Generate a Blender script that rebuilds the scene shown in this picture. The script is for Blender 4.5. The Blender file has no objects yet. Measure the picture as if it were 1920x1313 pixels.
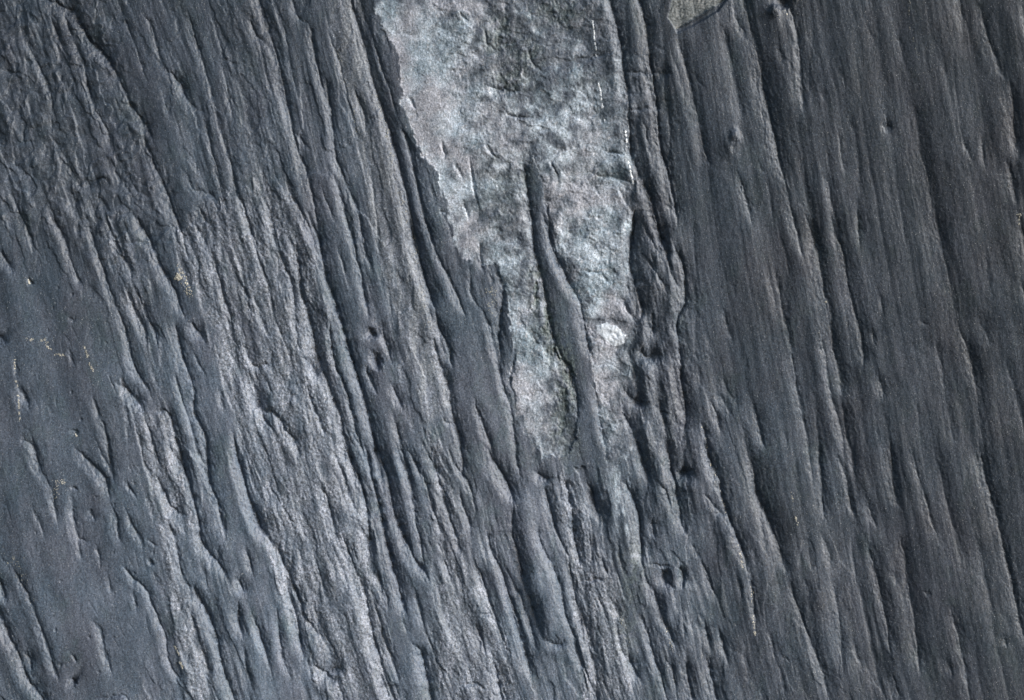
import bpy, math, random
import numpy as np
from mathutils import Vector

# ------------------------------------------------------------------ camera, sky, sun
S = bpy.context.scene
C = S.collection
DIST = 3.2
cam_d = bpy.data.cameras.new("camera"); cam = bpy.data.objects.new("camera", cam_d); C.objects.link(cam)
cam.location = (0, -DIST, 0); cam.rotation_euler = (math.radians(90), 0, 0)
cam_d.sensor_fit = 'HORIZONTAL'; cam_d.sensor_width = 36; cam_d.lens = 36 * DIST / 1.92
cam_d.clip_start = 0.05; cam_d.clip_end = 100
S.camera = cam

SUN_DIR = Vector((0.86, -0.40, 0.36)).normalized()      # from the rock towards the sun
elev = math.asin(SUN_DIR.z); azim = math.atan2(SUN_DIR.x, SUN_DIR.y)
w = bpy.data.worlds.new("World"); S.world = w; w.use_nodes = True
nt = w.node_tree; nt.nodes.clear()
sky = nt.nodes.new("ShaderNodeTexSky"); sky.sky_type = 'NISHITA'; sky.sun_disc = False
sky.sun_elevation = elev; sky.sun_rotation = azim
bg = nt.nodes.new("ShaderNodeBackground"); bg.inputs['Strength'].default_value = 0.105
ow = nt.nodes.new("ShaderNodeOutputWorld")
nt.links.new(sky.outputs[0], bg.inputs[0]); nt.links.new(bg.outputs[0], ow.inputs[0])
sd = bpy.data.lights.new("sun", 'SUN'); sun = bpy.data.objects.new("sun", sd); C.objects.link(sun)
sd.energy = 4.9; sd.angle = math.radians(28); sd.color = (1.0, 0.99, 0.98)
sun.rotation_euler = (-SUN_DIR).to_track_quat('-Z', 'Y').to_euler()
S.view_settings.view_transform = 'Standard'; S.view_settings.look = 'None'
S.view_settings.exposure = 0.33; S.view_settings.gamma = 1.0; S.view_settings.use_curve_mapping = False

rng = np.random.default_rng(11)
random.seed(5)

# ------------------------------------------------------------------ noise
_ga = rng.random(65536) * 2 * math.pi
_GX = np.cos(_ga).astype(np.float32); _GY = np.sin(_ga).astype(np.float32)
def pn(x, y, seed=0):
    xi = np.floor(x).astype(np.int64); yi = np.floor(y).astype(np.int64)
    fx = (x - xi).astype(np.float32); fy = (y - yi).astype(np.float32)
    def g(ix, iy, dx, dy):
        h = (ix * 73856093) ^ (iy * 19349663) ^ (seed * 83492791 + 12345)
        h = (h ^ (h >> 13)) * 1274126177
        h = (h ^ (h >> 16)) & 65535
        return _GX[h] * dx + _GY[h] * dy
    a = g(xi, yi, fx, fy); b = g(xi + 1, yi, fx - 1, fy)
    c = g(xi, yi + 1, fx, fy - 1); d = g(xi + 1, yi + 1, fx - 1, fy - 1)
    u = fx * fx * fx * (fx * (fx * 6 - 15) + 10); v = fy * fy * fy * (fy * (fy * 6 - 15) + 10)
    return (a + u * (b - a)) * (1 - v) + (c + u * (d - c)) * v
def fbm(x, y, seed, octs=4, gain=0.5):
    s = 0; a = 1
    for k in range(octs):
        s = s + a * pn(x * 2 ** k, y * 2 ** k, seed + k * 7); a *= gain
    return s
def sstep(a, b, x):
    t = np.clip((x - a) / (b - a), 0, 1); return t * t * (3 - 2 * t)

# ------------------------------------------------------------------ grid (units: millimetres on the rock, 1 m = 1000)
ST = 1.35
def axis(lo, hi, ext):
    core = np.arange(lo, hi + ST, ST)
    st = []; p = 0; d = ST
    while p < ext:
        d = min(d * 1.09, 14); p += d; st.append(p)
    st = np.array(st)
    return np.concatenate([(lo - st)[::-1], core, core[-1] + st])
ax = axis(-30, 1950, 560); ay = axis(-30, 1343, 480)
X, Y = np.meshgrid(ax, ay)
X = X.astype(np.float32); Y = Y.astype(np.float32)
NY, NX = X.shape

def table(xs, ys, vals, x=X, y=Y):
    vals = np.array(vals, float); xs = np.array(xs, float); ys = np.array(ys, float)
    fx = np.clip(np.interp(x, xs, np.arange(len(xs))), 0, len(xs) - 1.001)
    fy = np.clip(np.interp(y, ys, np.arange(len(ys))), 0, len(ys) - 1.001)
    i = fx.astype(int); j = fy.astype(int); fx = fx - i; fy = fy - j
    fx = fx * fx * (3 - 2 * fx); fy = fy * fy * (3 - 2 * fy)
    return ((vals[j, i] * (1 - fx) + vals[j, i + 1] * fx) * (1 - fy) + (vals[j + 1, i] * (1 - fx) + vals[j + 1, i + 1] * fx) * fy).astype(np.float32)

# bedding direction: marched down the rock as a stream coordinate U
TX = [-100, 150, 300, 600, 900, 1200, 1500, 1950]; TY = [-50, 400, 800, 1350]
slope = [[.33, .38, .36, .22, .24, .12, .19, .22],
         [.30, .28, .28, .24, .24, .14, .22, .22],
         [.15, .22, .28, .26, .26, .20, .20, .20],
         [.38, .30, .28, .30, .30, .26, .22, .20]]
gx = np.arange(-1400, 3300, 8.0); gy = np.arange(-520, 1850, 6.0)
Ug = np.zeros((len(gy), len(gx)))
u = gx.copy(); k0 = int(np.searchsorted(gy, 656))
Ug[k0] = u
for k in range(k0 + 1, len(gy)):
    m = table(TX, TY, slope, gx, np.full_like(gx, gy[k])); u = np.interp(gx - m * 6.0, gx, u); Ug[k] = u
u = gx.copy()
for k in range(k0 - 1, -1, -1):
    m = table(TX, TY, slope, gx, np.full_like(gx, gy[k])); u = np.interp(gx + m * 6.0, gx, u); Ug[k] = u
fi = (X - gx[0]) / 8.0; fj = np.clip((Y - gy[0]) / 6.0, 0, len(gy) - 1.01)
i = fi.astype(int); j = fj.astype(int); fi = fi - i; fj = fj - j
U = ((Ug[j, i] * (1 - fi) + Ug[j, i + 1] * fi) * (1 - fj) + (Ug[j + 1, i] * (1 - fi) + Ug[j + 1, i + 1] * fi) * fj).astype(np.float32)

# warped coordinates for everything traced by hand, so that edges wander like broken rock
WX = X + 3 * pn(X / 60, Y / 120, 1) + 3.4 * pn(U / 10, Y / 38, 2) + 2.6 * pn(U / 5, Y / 12, 3) + 1.8 * pn(X / 3.4, Y / 4.6, 13)
WY = Y + 4 * pn(X / 50, Y / 60, 4) + 5 * pn(X / 12, Y / 20, 5) + 3 * pn(X / 4, Y / 7, 14)
EX = X + 7 * pn(X / 40, Y / 40, 6) + 8 * pn(X / 13, Y / 17, 7) + 5 * pn(X / 5, Y / 6, 8)
EY = Y + 6 * pn(X / 40, Y / 40, 9) + 9 * pn(X / 12, Y / 18, 10) + 5 * pn(X / 5, Y / 6, 12)

def seg_dist(px, py, pts):
    """nearest distance, signed side (+ = right of the line going down) and arc length"""
    D = np.full(px.shape, 1e9, np.float32); SG = np.zeros(px.shape, np.float32); T = np.zeros(px.shape, np.float32)
    acc = 0.0
    for (x0, y0), (x1, y1) in zip(pts[:-1], pts[1:]):
        dx, dy = x1 - x0, y1 - y0; L = math.hypot(dx, dy)
        if L < 1e-6: continue
        t = np.clip(((px - x0) * dx + (py - y0) * dy) / (L * L), 0, 1)
        ex = px - (x0 + t * dx); ey = py - (y0 + t * dy)
        d = np.sqrt(ex * ex + ey * ey)
        cr = ex * dy - ey * dx
        m = d < D
        D = np.where(m, d, D); SG = np.where(m, np.sign(cr), SG); T = np.where(m, acc + t * L, T)
        acc += L
    return D, SG, T, acc
def smooth_line(p, n=2):
    p = [np.array(q, float) for q in p]
    for _ in range(n):
        q = [p[0]]
        for a, b in zip(p[:-1], p[1:]): q += [a * .75 + b * .25, a * .25 + b * .75]
        q.append(p[-1]); p = q
    return [tuple(a) for a in p]
def window(x0, x1, y0, y1):
    return (slice(max(0, np.searchsorted(ay, y0)), np.searchsorted(ay, y1)), slice(max(0, np.searchsorted(ax, x0)), np.searchsorted(ax, x1)))
def poly_mask(pts, soft=3.0, px=None, py=None):
    """soft inside mask of a closed outline"""
    px = EX if px is None else px; py = EY if py is None else py
    xs = [p[0] for p in pts]; ys = [p[1] for p in pts]; b = soft * 3 + 30
    W = window(min(xs) - b, max(xs) + b, min(ys) - b, max(ys) + b)
    qx = px[W]; qy = py[W]
    inside = np.zeros(qx.shape, bool); D = np.full(qx.shape, 1e9, np.float32)
    n = len(pts)
    for k in range(n):
        x0, y0 = pts[k]; x1, y1 = pts[(k + 1) % n]
        c = ((y0 > qy) != (y1 > qy))
        if abs(y1 - y0) > 1e-9: inside ^= c & (qx < (x1 - x0) * (qy - y0) / (y1 - y0) + x0)
        dx, dy = x1 - x0, y1 - y0; L2 = dx * dx + dy * dy + 1e-9
        t = np.clip(((qx - x0) * dx + (qy - y0) * dy) / L2, 0, 1)
        D = np.minimum(D, np.hypot(qx - x0 - t * dx, qy - y0 - t * dy))
    sd_ = np.where(inside, D, -D)
    out = np.full(X.shape, 0, np.float32); out[W] = sstep(-soft, soft, sd_)
    return out

# ------------------------------------------------------------------ zones of the rock
quartz_outline = [(690,-120),(699,10),(716,45),(734,79),(751,113),(754,158),(756,199),(771,226),(785,267),(795,295),(823,322),(830,363),(840,408),(853,442),(860,468),(871,484),(888,490),(898,470),(906,500),(925,494),(943,519),(949,567),(958,622),(968,670),(958,721),(970,759),(987,800),(1008,838),(1024,860),(1050,857),(1100,850),(1142,872),(1169,862),(1186,834),(1179,803),(1166,766),(1172,738),(1183,690),(1179,653),(1193,608),(1196,553),(1186,519),(1179,485),(1187,430),(1190,387),(1190,330),(1183,291),(1179,254),(1176,219),(1172,178),(1166,137),(1163,100),(1155,62),(1145,27),(1148,-120)]
tongue_outline = [(1000,296),(987,329),(991,373),(998,411),(998,430),(1005,485),(1022,543),(1035,622),(1046,656),(1073,697),(1080,732),(1087,786),(1070,850),(1060,880),(1140,880),(1138,858),(1131,817),(1121,759),(1111,677),(1094,594),(1070,540),(1042,475),(1032,430),(1025,404),(1018,360),(1010,320)]
quartz = poly_mask(quartz_outline, 2.5)
tongue = poly_mask(tongue_outline, 2.5)
vein = quartz * (1 - tongue)
chip = poly_mask([(1254,-60),(1254,10),(1247,44),(1262,66),(1352,13),(1358,-2),(1362,-60)], 1.2, X + 1.5 * pn(X / 7, Y / 7, 31), Y + 1.5 * pn(X / 7, Y / 7, 32))
nodule = poly_mask([(1120,607),(1136,604),(1158,612),(1174,628),(1172,644),(1152,648),(1134,636),(1120,622)], 1.5, X + 4 * pn(X / 10, Y / 10, 33), Y + 4 * pn(X / 10, Y / 10, 34))

weathered_zones = [
 ("grey rough band left of the long parallel ridges, running from the upper centre to the bottom edge",
  [(455,345),(545,345),(565,420),(610,560),(632,700),(668,830),(695,960),(715,1080),(730,1200),(745,1330),(600,1330),(560,1180),(515,1060),(470,900),(430,760),(395,620),(350,520),(330,440)]),
 ("pale rough strip beside the smooth slab at the lower left, below the hooked hollow",
  [(222,728),(262,745),(292,792),(315,778),(334,800),(352,930),(362,985),(330,1010),(352,1120),(385,1230),(415,1335),(372,1335),(338,1190),(312,1070),(290,960),(262,860),(240,780)]),
 ("pale rough wedge with a pointed lower end right of the smooth left slab",
  [(205,430),(245,455),(268,560),(284,650),(262,620),(240,560),(228,500)]),
 ("tan speckled band left of the long dark groove",
  [(612,-40),(672,-40),(690,80),(725,230),(757,400),(788,520),(830,660),(846,760),(800,790),(770,680),(735,560),(700,420),(672,250),(640,120)]),
 ("rough broken band below the quartz and between two ridge bundles at the bottom",
  [(800,820),(836,860),(856,960),(870,1060),(925,1150),(950,1235),(975,1335),(830,1335),(800,1180),(826,1060),(800,940)]),
 ("crumbly band under the quartz point at the bottom centre",
  [(1066,880),(1100,930),(1120,1050),(1180,1110),(1185,1200),(1190,1335),(1100,1335),(1085,1180),(1066,1050),(1045,950)]),
]
ZX = EX + 22 * pn(U / 11, Y / 75, 35) + 16 * pn(X / 45, Y / 60, 36)
ZY = EY + 60 * pn(U / 14, Y / 200, 37)
zones = [poly_mask(z, 9, ZX, ZY) if q != 3 else poly_mask(z, 9, X + 8 * pn(U / 9, Y / 90, 38), Y) for q, (_, z) in enumerate(weathered_zones)]
rough = np.zeros_like(X)
for z in zones: rough = np.maximum(rough, z)
rough_soft = poly_mask([(0,-60),(190,-60),(240,150),(330,330),(330,470),(200,520),(120,430),(-60,430),(-60,-60)], 25)
rough2 = np.maximum(poly_mask([(430,-60),(520,-60),(560,250),(560,340),(450,340),(420,150)], 15), poly_mask([(1166,120),(1215,120),(1300,700),(1300,850),(1200,860),(1186,600)], 12))
tan = zones[3] * .75 * sstep(-0.05, 0.45, fbm(X / 16, Y / 90, 41, 3) + 0.1)
green = np.zeros_like(X)
for (cx, cy, rx, ry, a) in [(940,75,38,45,.7),(960,150,38,30,.75),(990,110,35,28,.6),(1040,30,60,28,.6),(1006,545,14,55,1.),(1024,600,14,45,1.),(1046,655,22,40,1.),(1064,690,16,50,.9),(1062,740,20,50,.95),(1052,800,22,40,.8),(1075,840,20,30,.5),(985,330,22,40,.5),(930,360,40,90,.35),(1120,330,40,18,.35),(1190,1080,22,60,.6),(1180,1190,30,60,.4),(1000,640,12,40,.4),(1110,160,30,20,.4)]:
    green = np.maximum(green, a * np.exp(-(((EX - cx) / rx) ** 2 + ((EY - cy) / ry) ** 2) ** 1.2))
green = green * sstep(-0.45, 0.2, fbm(X / 14, Y / 18, 43, 4)) 
smoothz = np.clip(poly_mask([(-60,520),(60,500),(190,560),(250,720),(300,900),(310,1100),(250,1340),(120,1340),(-60,1000)], 25) + 0.0, 0, 1)
smooth2 = poly_mask([(150,40),(250,40),(300,160),(360,330),(420,640),(470,900),(530,1150),(560,1340),(480,1340),(440,1100),(380,850),(330,620),(270,380),(180,190)], 14)
smooth3 = poly_mask([(700,40),(745,140),(800,330),(860,470),(940,700),(1000,840),(1060,1000),(1080,1250),(1010,1240),(950,1000),(890,900),(850,740),(790,480),(735,260),(690,80)], 12)
smooth4 = np.maximum(poly_mask([(1290,60),(1430,60),(1500,400),(1560,700),(1600,1000),(1500,1000),(1400,800),(1330,620),(1290,420)], 30), poly_mask([(1500,-60),(1980,-60),(1980,1400),(1720,1400),(1600,700),(1540,350)], 40))
smooth5 = poly_mask([(545,330),(625,330),(690,560),(760,760),(860,1040),(805,1060),(825,1200),(770,1330),(725,1200),(692,1000),(645,760),(604,560)], 10)
smooth = np.clip(np.maximum.reduce([smooth5 * .85, smoothz, smooth2 * .8, smooth3, smooth4 * .75, tongue]), 0, 1) * (1 - rough) * (1 - vein)

# ------------------------------------------------------------------ height field (mm towards the viewer)
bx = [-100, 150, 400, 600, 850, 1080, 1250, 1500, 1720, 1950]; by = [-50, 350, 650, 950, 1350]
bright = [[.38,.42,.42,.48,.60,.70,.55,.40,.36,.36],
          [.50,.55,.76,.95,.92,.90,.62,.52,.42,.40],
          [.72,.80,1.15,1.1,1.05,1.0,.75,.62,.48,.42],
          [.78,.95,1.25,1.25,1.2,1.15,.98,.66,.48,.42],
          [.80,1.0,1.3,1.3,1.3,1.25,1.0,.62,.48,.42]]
B = sum(table(bx, by, bright, X, Y + d_) for d_ in range(-160, 161, 40)) / 9  # broad lit and dark areas; drives the surface tilt and the painted tone
dxs = np.gradient(ax).astype(np.float32)
H = -np.cumsum((B - 0.85) * 0.22 * dxs[None, :], axis=1).astype(np.float32)
H -= H.mean(axis=1, keepdims=True) * 0.6
H = H.astype(np.float32)

Un = U + 5 * pn(X / 70, Y / 140, 20) + 2.0 * pn(X / 16, Y / 44, 21) + .9 * pn(X / 5, Y / 9, 22)
rt = sstep(1180, 1330, X - (Y - 650) * .2)
def terrace(f, sharp=.22):
    k = np.floor(f); q = f - k
    return k + sstep(1 - sharp, 1, q)
H += 5.0 * pn(Un / 70, Y / 720, 50) + rt * 1.3 * (np.abs(pn(Un / 38, Y / 800, 49)) * 2 - .5) + rt * .35 * (np.abs(pn(Un / 14, Y / 420, 29)) * 2 - .5)
H += 1.5 * (np.abs(pn(Un / 36, Y / 330, 51)) * 2 - .5) * (1 - .85 * vein) * (1 - .75 * smooth) * (.35 + .65 * sstep(-.25, .25, pn(X / 120, Y / 200, 48)))
H += 1.0 * (1 - .5 * rt) * (1 - .9 * smooth) * (1 - vein) * (np.abs(pn(Un / 15, Y / 170, 52)) * 2 - .5) * sstep(-.3, .3, pn(X / 90, Y / 130, 53))
fs = (1 - .78 * smooth) * (1 - .8 * vein) * (1 - .5 * rough_soft) * (1 - .7 * zones[3])
# long thin bedding cracks, fading in and out
for (wu, ly, amp, sdn) in ((26, 520, 1.5, 23), (15, 300, 1.0, 24), (9, 190, .75, 25), (5.5, 110, .5, 26)):
    nn = pn(Un / wu, Y / ly, sdn)
    gate = sstep(-.12, .3, pn(U / (wu * 2.6), Y / (ly * .45), sdn + 200))
    H -= amp * gate * (1 - vein) * (1 - .8 * smoothz) * (1 - .65 * smooth) * (1 - .7 * rough) * (.85 - .45 * rt) * np.exp(-np.abs(nn) / (.22 * (1 + (nn > 0)) ))
H += .5 * (1 - .5 * rt) * fs * sstep(-.3, .3, pn(X / 60, Y / 110, 47)) * np.abs(pn(Un / 7, Y / 80, 54))
H += 0.28 * fs * (1 - .6 * rt) * pn(Un / 3.6, Y / 30, 55)
H += 0.16 * (1 - vein) * pn(Un / 5, Y / 60, 60)
# rough, flaking ground
H += rough_soft * (3.4 * fbm(X / 34, Y / 40, 17, 3) + 1.6 * terrace(1.8 * fbm(X / 48, Y / 60, 18, 3), .15))
rr = np.clip(rough * (1 - .8 * zones[3]) + .12 * rough_soft + .5 * rough2 + 0.25 * (1 - smooth) * (1 - vein), 0, 1.1)
H += rr * (5.0 * pn(Un / 30, Y / 95, 61) + 1.6 * (np.abs(pn(Un / 17, Y / 55, 62)) * 2 - .5) + 1.0 * np.abs(pn(Un / 9, Y / 16, 63)) + .8 * pn(Un / 4.6, Y / 6, 64) + .3 * pn(X / 3.0, Y / 4.0, 65))
tf = 1.5 * fbm(Un / 75, Y / 210, 45, 3) + .13 * pn(X / 11, Y / 15, 46) + .06 * pn(X / 5, Y / 6, 44)
H += (1 - smooth) * (1 - vein) * (1 - .4 * rt) * 1.5 * terrace(tf, .12)
# smooth skin keeps gentle swells
H += smooth * (1.5 * pn(Un / 40, Y / 120, 66) + .5 * pn(X / 9, Y / 16, 67) + .22 * pn(X / 3.5, Y / 5, 68))
# quartz: knobbly, with little steps
qn = 6.5 * fbm(X / 60, Y / 60, 70, 2) + 3.2 * (.25 - np.abs(pn(EX / 24, EY / 26, 71))) + 1.5 * np.abs(pn(EX / 11, EY / 13, 72)) + .9 * pn(X / 4.8, Y / 5.4, 73) + .35 * pn(X / 2.9, Y / 3.1, 74) + 1.8 * terrace(1.6 * fbm(X / 70, Y / 46, 69, 3) + .12 * pn(X / 7, Y / 7, 59))
qe = poly_mask(quartz_outline, 14, X, Y)
H += vein * (qn * (.35 + .35 * sstep(880, 960, X + .25 * (450 - Y))) * (.4 + .6 * qe) - 1.6)
H -= green * vein * (2.2 + 3.2 * np.abs(pn(X / 7, Y / 11, 75)))
H += poly_mask([(1120,607),(1136,604),(1158,612),(1174,628),(1172,644),(1152,648),(1134,636),(1120,622)], 9, X, Y) * (2.2 + 1.0 * pn(X / 9, Y / 9, 76))
H += chip * (-6 + 1.2 * pn((X + Y) / 5, (X - Y) / 14, 77) + .8 * pn(X / 3, Y / 3, 78))
pit = pn(X / 9, Y / 13, 27)
H -= smoothz * (1.6 * sstep(.42, .62, pit) + .9 * np.exp(-np.abs(pn(U / 22, Y / 70, 19)) / .05) * sstep(.1, .4, pn(X / 50, Y / 60, 15)))
H -= 5 * poly_mask([(1262,64),(1290,52),(1332,28),(1352,4),(1358,8),(1338,34),(1292,60),(1264,72)], 2, X, Y)
print("zones done")

# creases traced on the rock: kind -> (depth, width left = lit flank, width right = shaded flank, crack)
K = {'S': (8.2, 9, 12, 1.7), 'P': (11, 10.5, 17, 2.6), 'M': (4.7, 6.2, 8.5, .9), 'F': (2.0, 3.4, 5, .6), 'B': (6.0, 17, 16, .4), 'C': (1.9, 2.6, 4, 1.8), 'W': (1.8, 12, 10, .2)}
T = {}
T[(0, 0)] = """
S 270 0 330 40 400 60 430 130 490 220 560 290 620 370 650 430 700 540 740 620 810 700 850 800
S 790 740 830 860 880 970 920 1070 960 1170 1000 1290 1020 1350
P 430 130 490 220 560 290 620 370
M 650 20 690 130 730 220 760 310 800 400 830 470
M 760 60 820 110 850 190 870 290 900 380 960 420 1000 480 1030 560 1070 600 1140 640
S 930 400 960 420 1000 480 1035 570
M 370 180 430 280 460 360 480 480 520 580 560 660 600 750 610 830
S 465 420 490 500 530 590
F 620 470 640 560 690 660 730 740 770 830
M 90 130 130 190 160 280 210 380 260 470 290 580
M 0 370 60 390 110 400
F 80 480 110 590 150 610
M 230 390 250 460 280 560 300 680
M 240 730 290 740 340 830 390 930 440 1030 480 1030 540 990 560 970
C 440 1040 500 1010 560 970 600 1010
M 700 920 720 990 770 1060 850 1080
M 1030 60 1060 170 1100 290 1140 420 1170 530 1190 640 1230 760 1270 900 1290 1010 1340 1130 1380 1250 1400 1313
F 1150 70 1190 180 1220 300 1240 420 1260 560 1290 700 1320 830
M 1130 640 1150 760 1180 880 1210 1000 1240 1110 1290 1210
M 980 930 1020 940 1040 1010 1090 1060 1150 1060 1190 1090 1230 1150
F 1040 800 1080 900 1110 980 1150 1050
M 1380 60 1390 170 1440 230
M 60 880 110 930 150 960
M 20 1040 80 1080 110 1160 150 1240 170 1313
M 250 1060 280 1130 310 1200 350 1290
F 410 1110 440 1180 470 1260
M 530 1060 570 1110 620 1180
M 730 1170 780 1240 820 1313
M 1090 1130 1120 1190 1160 1240
F 900 520 920 590 940 660
F 400 420 420 500
M 250 60 290 160 340 260 370 340
M 340 60 360 150 390 220
W 30 240 80 300 130 300
F 150 60 170 180 200 270
M 1340 1180 1370 1240 1400 1310
C 1220 340 1260 350 1310 370
"""
T[(480, 0)] = """
S 20 0 50 90 80 190 110 290 150 420 170 540 200 650 220 780 260 900 290 990 320 1110 340 1210 350 1313
F 110 0 140 100 170 230 200 370 230 500 250 600
M 280 130 310 160 320 280 350 400 380 520 400 600
F 230 740 270 800 300 840
M 390 420 410 560 430 700 440 860 470 930 500 1010 540 1110 570 1200 590 1313
F 400 180 440 280 480 420 510 560 550 700 580 820
M 540 480 580 590 600 680 610 760
P 520 10 550 100 580 220 620 350 650 470 690 580 730 700 760 820 790 930 820 1050 850 1180 880 1313
F 560 0 600 110 640 230 690 360 740 510 790 680
F 630 230 680 330 720 460
M 800 690 830 790 870 960 910 1130 950 1290
M 170 950 190 1060 250 1160 290 1260 310 1313
F 360 1020 400 1120 440 1240
M 430 930 460 1040 490 1180 520 1290
C 1110 90 1160 150
C 1250 180 1270 280 1330 300
S 1260 480 1330 500 1430 520
C 1250 800 1290 850 1330 870
C 1170 850 1190 1000 1220 1200
C 1020 780 1030 870
C 1090 900 1130 990
C 1130 1100 1160 1190
C 840 540 870 610
F 790 700 850 800 880 940
F 0 180 30 260 60 400 80 520
M 210 20 230 120 300 140
F 600 880 640 1010 660 1180 670 1300
F 1000 1160 1040 1170
C 1330 590 1380 640 1450 650
M 40 1080 80 1180 110 1280
"""
T[(960, 0)] = """
S 520 0 540 80 570 180 600 290 600 400 630 520 630 640 640 740 650 850 680 920 700 1000 750 1070 780 1180 820 1290
S 680 0 710 110 730 230 740 340 760 450 780 560 790 680 800 790 840 920 870 1040 890 1150 900 1250
M 890 200 920 330 950 440 980 560 1010 680 1030 790 1050 880 1100 940
F 850 290 890 400 920 500 940 580
C 780 280 820 300
S 770 420 850 430
F 610 410 700 425 780 415
M 820 450 830 560 850 640 860 720 850 860
S 1230 0 1260 100 1280 200 1320 310 1350 440 1370 560 1400 680 1430 800 1459 910
M 1180 40 1200 130 1230 200 1280 290
B 1130 170 1170 330 1210 480 1230 580 1235 680
S 1235 690 1215 790 1180 870
M 1210 930 1250 1030 1290 1140 1310 1250
F 1330 880 1370 970
F 970 420 1040 520
C 390 970 450 960 540 980 620 990 680 1030
S 60 880 80 960 90 1090 110 1200 120 1313
M 170 1050 190 1180 210 1313
S 650 1130 670 1200 660 1313
M 690 1160 720 1240 760 1313
F 570 1020 620 1100 650 1160
C 60 270 110 370 170 410
C 330 330 420 350 470 330 560 310
C 0 520 50 510
C 500 830 560 850 620 840
F 740 430 750 560 790 640
F 1300 300 1310 430 1330 560
W 1040 150 1060 330 1100 500 1150 620
C 200 880 240 940 250 1000
F 700 640 740 800 770 950
F 620 620 700 610 760 610
"""
T[(1420, 0)] = """
S 0 420 40 600 80 760 110 900 140 1020 180 1180 210 1313
S 60 20 130 60 170 150 190 260 200 400 220 520 220 650
M 80 170 90 320 130 470
B 180 640 210 760 230 900 250 1060 290 1180 310 1313
M 340 930 370 1050 410 1180 440 1300
W 510 80 560 220 600 340
F 690 200 730 300 760 430
B 800 560 830 680 850 820 890 980 930 1130 970 1300
W 870 180 910 330 960 440 990 560
W 990 330 1020 480 1040 640 1070 790 1110 890 1140 900
F 1070 790 1110 890
M 1020 30 1060 180 1090 260
M 1110 50 1150 170 1200 300 1240 400 1280 500
S 1300 470 1330 640 1350 780 1375 900
S 1290 890 1330 930 1350 1050 1370 1150
W 1380 0 1410 80 1440 200 1459 290
S 1420 0 1459 80
M 1340 80 1380 200 1420 350
M 520 1090 540 1180 545 1313
F 500 700 520 840 540 1080
F 400 330 430 450 440 560
F 470 640 500 760
C 655 650 680 740
W 660 930 700 1080 750 1290
F 410 720 440 880 460 1000
F 1170 740 1190 960
W 1100 900 1150 1100 1200 1300
W 250 60 270 250 250 450 250 620
F 1440 850 1459 960
F 30 930 60 1080 80 1250
"""
T[(0, 430)] = """
S 640 845 690 860 730 910 780 960 800 1010
M 790 1000 820 1080 840 1160 880 1290
S 850 1000 900 980 940 1020 960 1100 990 1190 1010 1290
S 0 580 40 620
M 0 110 40 180 90 230
S 110 840 150 920 180 1000
M 130 1120 200 1180 220 1280
M 520 900 550 1000 590 1120 620 1280
M 470 1220 510 1290
M 160 10 200 110 230 150
M 330 0 370 60 390 180 420 260 450 300 480 350
M 500 20 540 140 580 240 610 340 640 420 680 520 710 600 720 690 760 780 820 860 860 970
M 610 0 650 110 690 160 720 200 730 300
S 700 320 740 440 790 520 820 640
M 740 310 790 400 820 500 860 570 880 660
S 790 10 840 90 880 200 930 280 970 350 990 440 1030 510
S 1040 510 1090 560 1130 620
S 960 480 980 600 1010 710 1050 820 1070 900 1060 980 1090 1060 1130 1150 1140 1300
M 950 760 990 900 1020 1000 1060 1110 1080 1200 1110 1290
F 1060 660 1100 750 1140 810
M 1270 1080 1290 1160 1310 1290
S 1380 850 1400 940 1430 1020 1459 1060
M 1340 590 1350 690 1390 750 1440 740
M 1160 90 1190 230 1230 380 1260 460 1280 600
M 1280 260 1340 330 1370 450 1400 540
M 1370 0 1400 120 1440 230
M 960 0 1040 60 1060 160
C 165 280 175 295
C 415 1100 440 1115
F 390 480 420 500
F 390 660 420 760
F 100 700 110 820
F 1190 880 1230 1000
C 720 85 780 75 820 90
M 1100 20 1150 90
"""
T[(480, 430)] = """
S 320 0 360 90 370 200 400 320 440 420 480 560 510 660 550 800 590 920 620 1060 640 1160 670 1313
S 210 70 240 220 240 330 270 430 310 560 330 680 370 800 420 920 460 1060 490 1180 530 1313
M 90 0 130 130 190 260 210 400 220 560 240 680
S 250 710 300 740 320 800 350 820
M 400 470 410 600 430 740 480 860 510 980 550 1120 600 1290
F 440 60 480 200 510 330
M 530 30 550 140 580 300 610 480 620 490
M 590 100 620 170 640 240
F 460 560 520 690 560 820 590 930
S 615 550 640 600
S 645 660 660 710 665 770
M 680 490 710 620 750 770
M 730 840 770 910 800 1000
F 720 330 740 470
M 600 740 650 900
M 740 1000 770 1110 800 1230 820 1313
F 850 1180 880 1313
P 850 0 880 110 920 260 960 380 990 460
S 980 440 1010 560 1050 640 1060 720 1080 780
S 960 560 980 680 1020 780 1050 850 1060 960 1090 1060 1120 1180 1130 1313
M 950 20 1000 160 1060 280 1110 410 1150 500
F 1150 170 1180 400 1230 430
C 1010 1020 1040 1070 1080 1080 1100 1130
M 1250 440 1290 590 1330 730 1350 880 1390 980 1410 1130 1430 1280
M 1220 60 1230 190 1240 240
S 1330 240 1350 340 1330 480 1330 620 1340 740
M 1420 660 1400 790 1370 880
S 0 900 30 980 80 1010 130 1030 150 1090 210 1160 250 1260
M 270 820 300 940 340 1050 380 1150
F 20 160 60 280 90 420 110 530
F 0 400 50 540 100 630
M 1190 910 1220 1020 1260 1130 1300 1260
F 930 380 960 500
F 900 1060 950 1200 980 1313
F 110 480 160 640 200 760
F 40 800 90 900
"""
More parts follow.
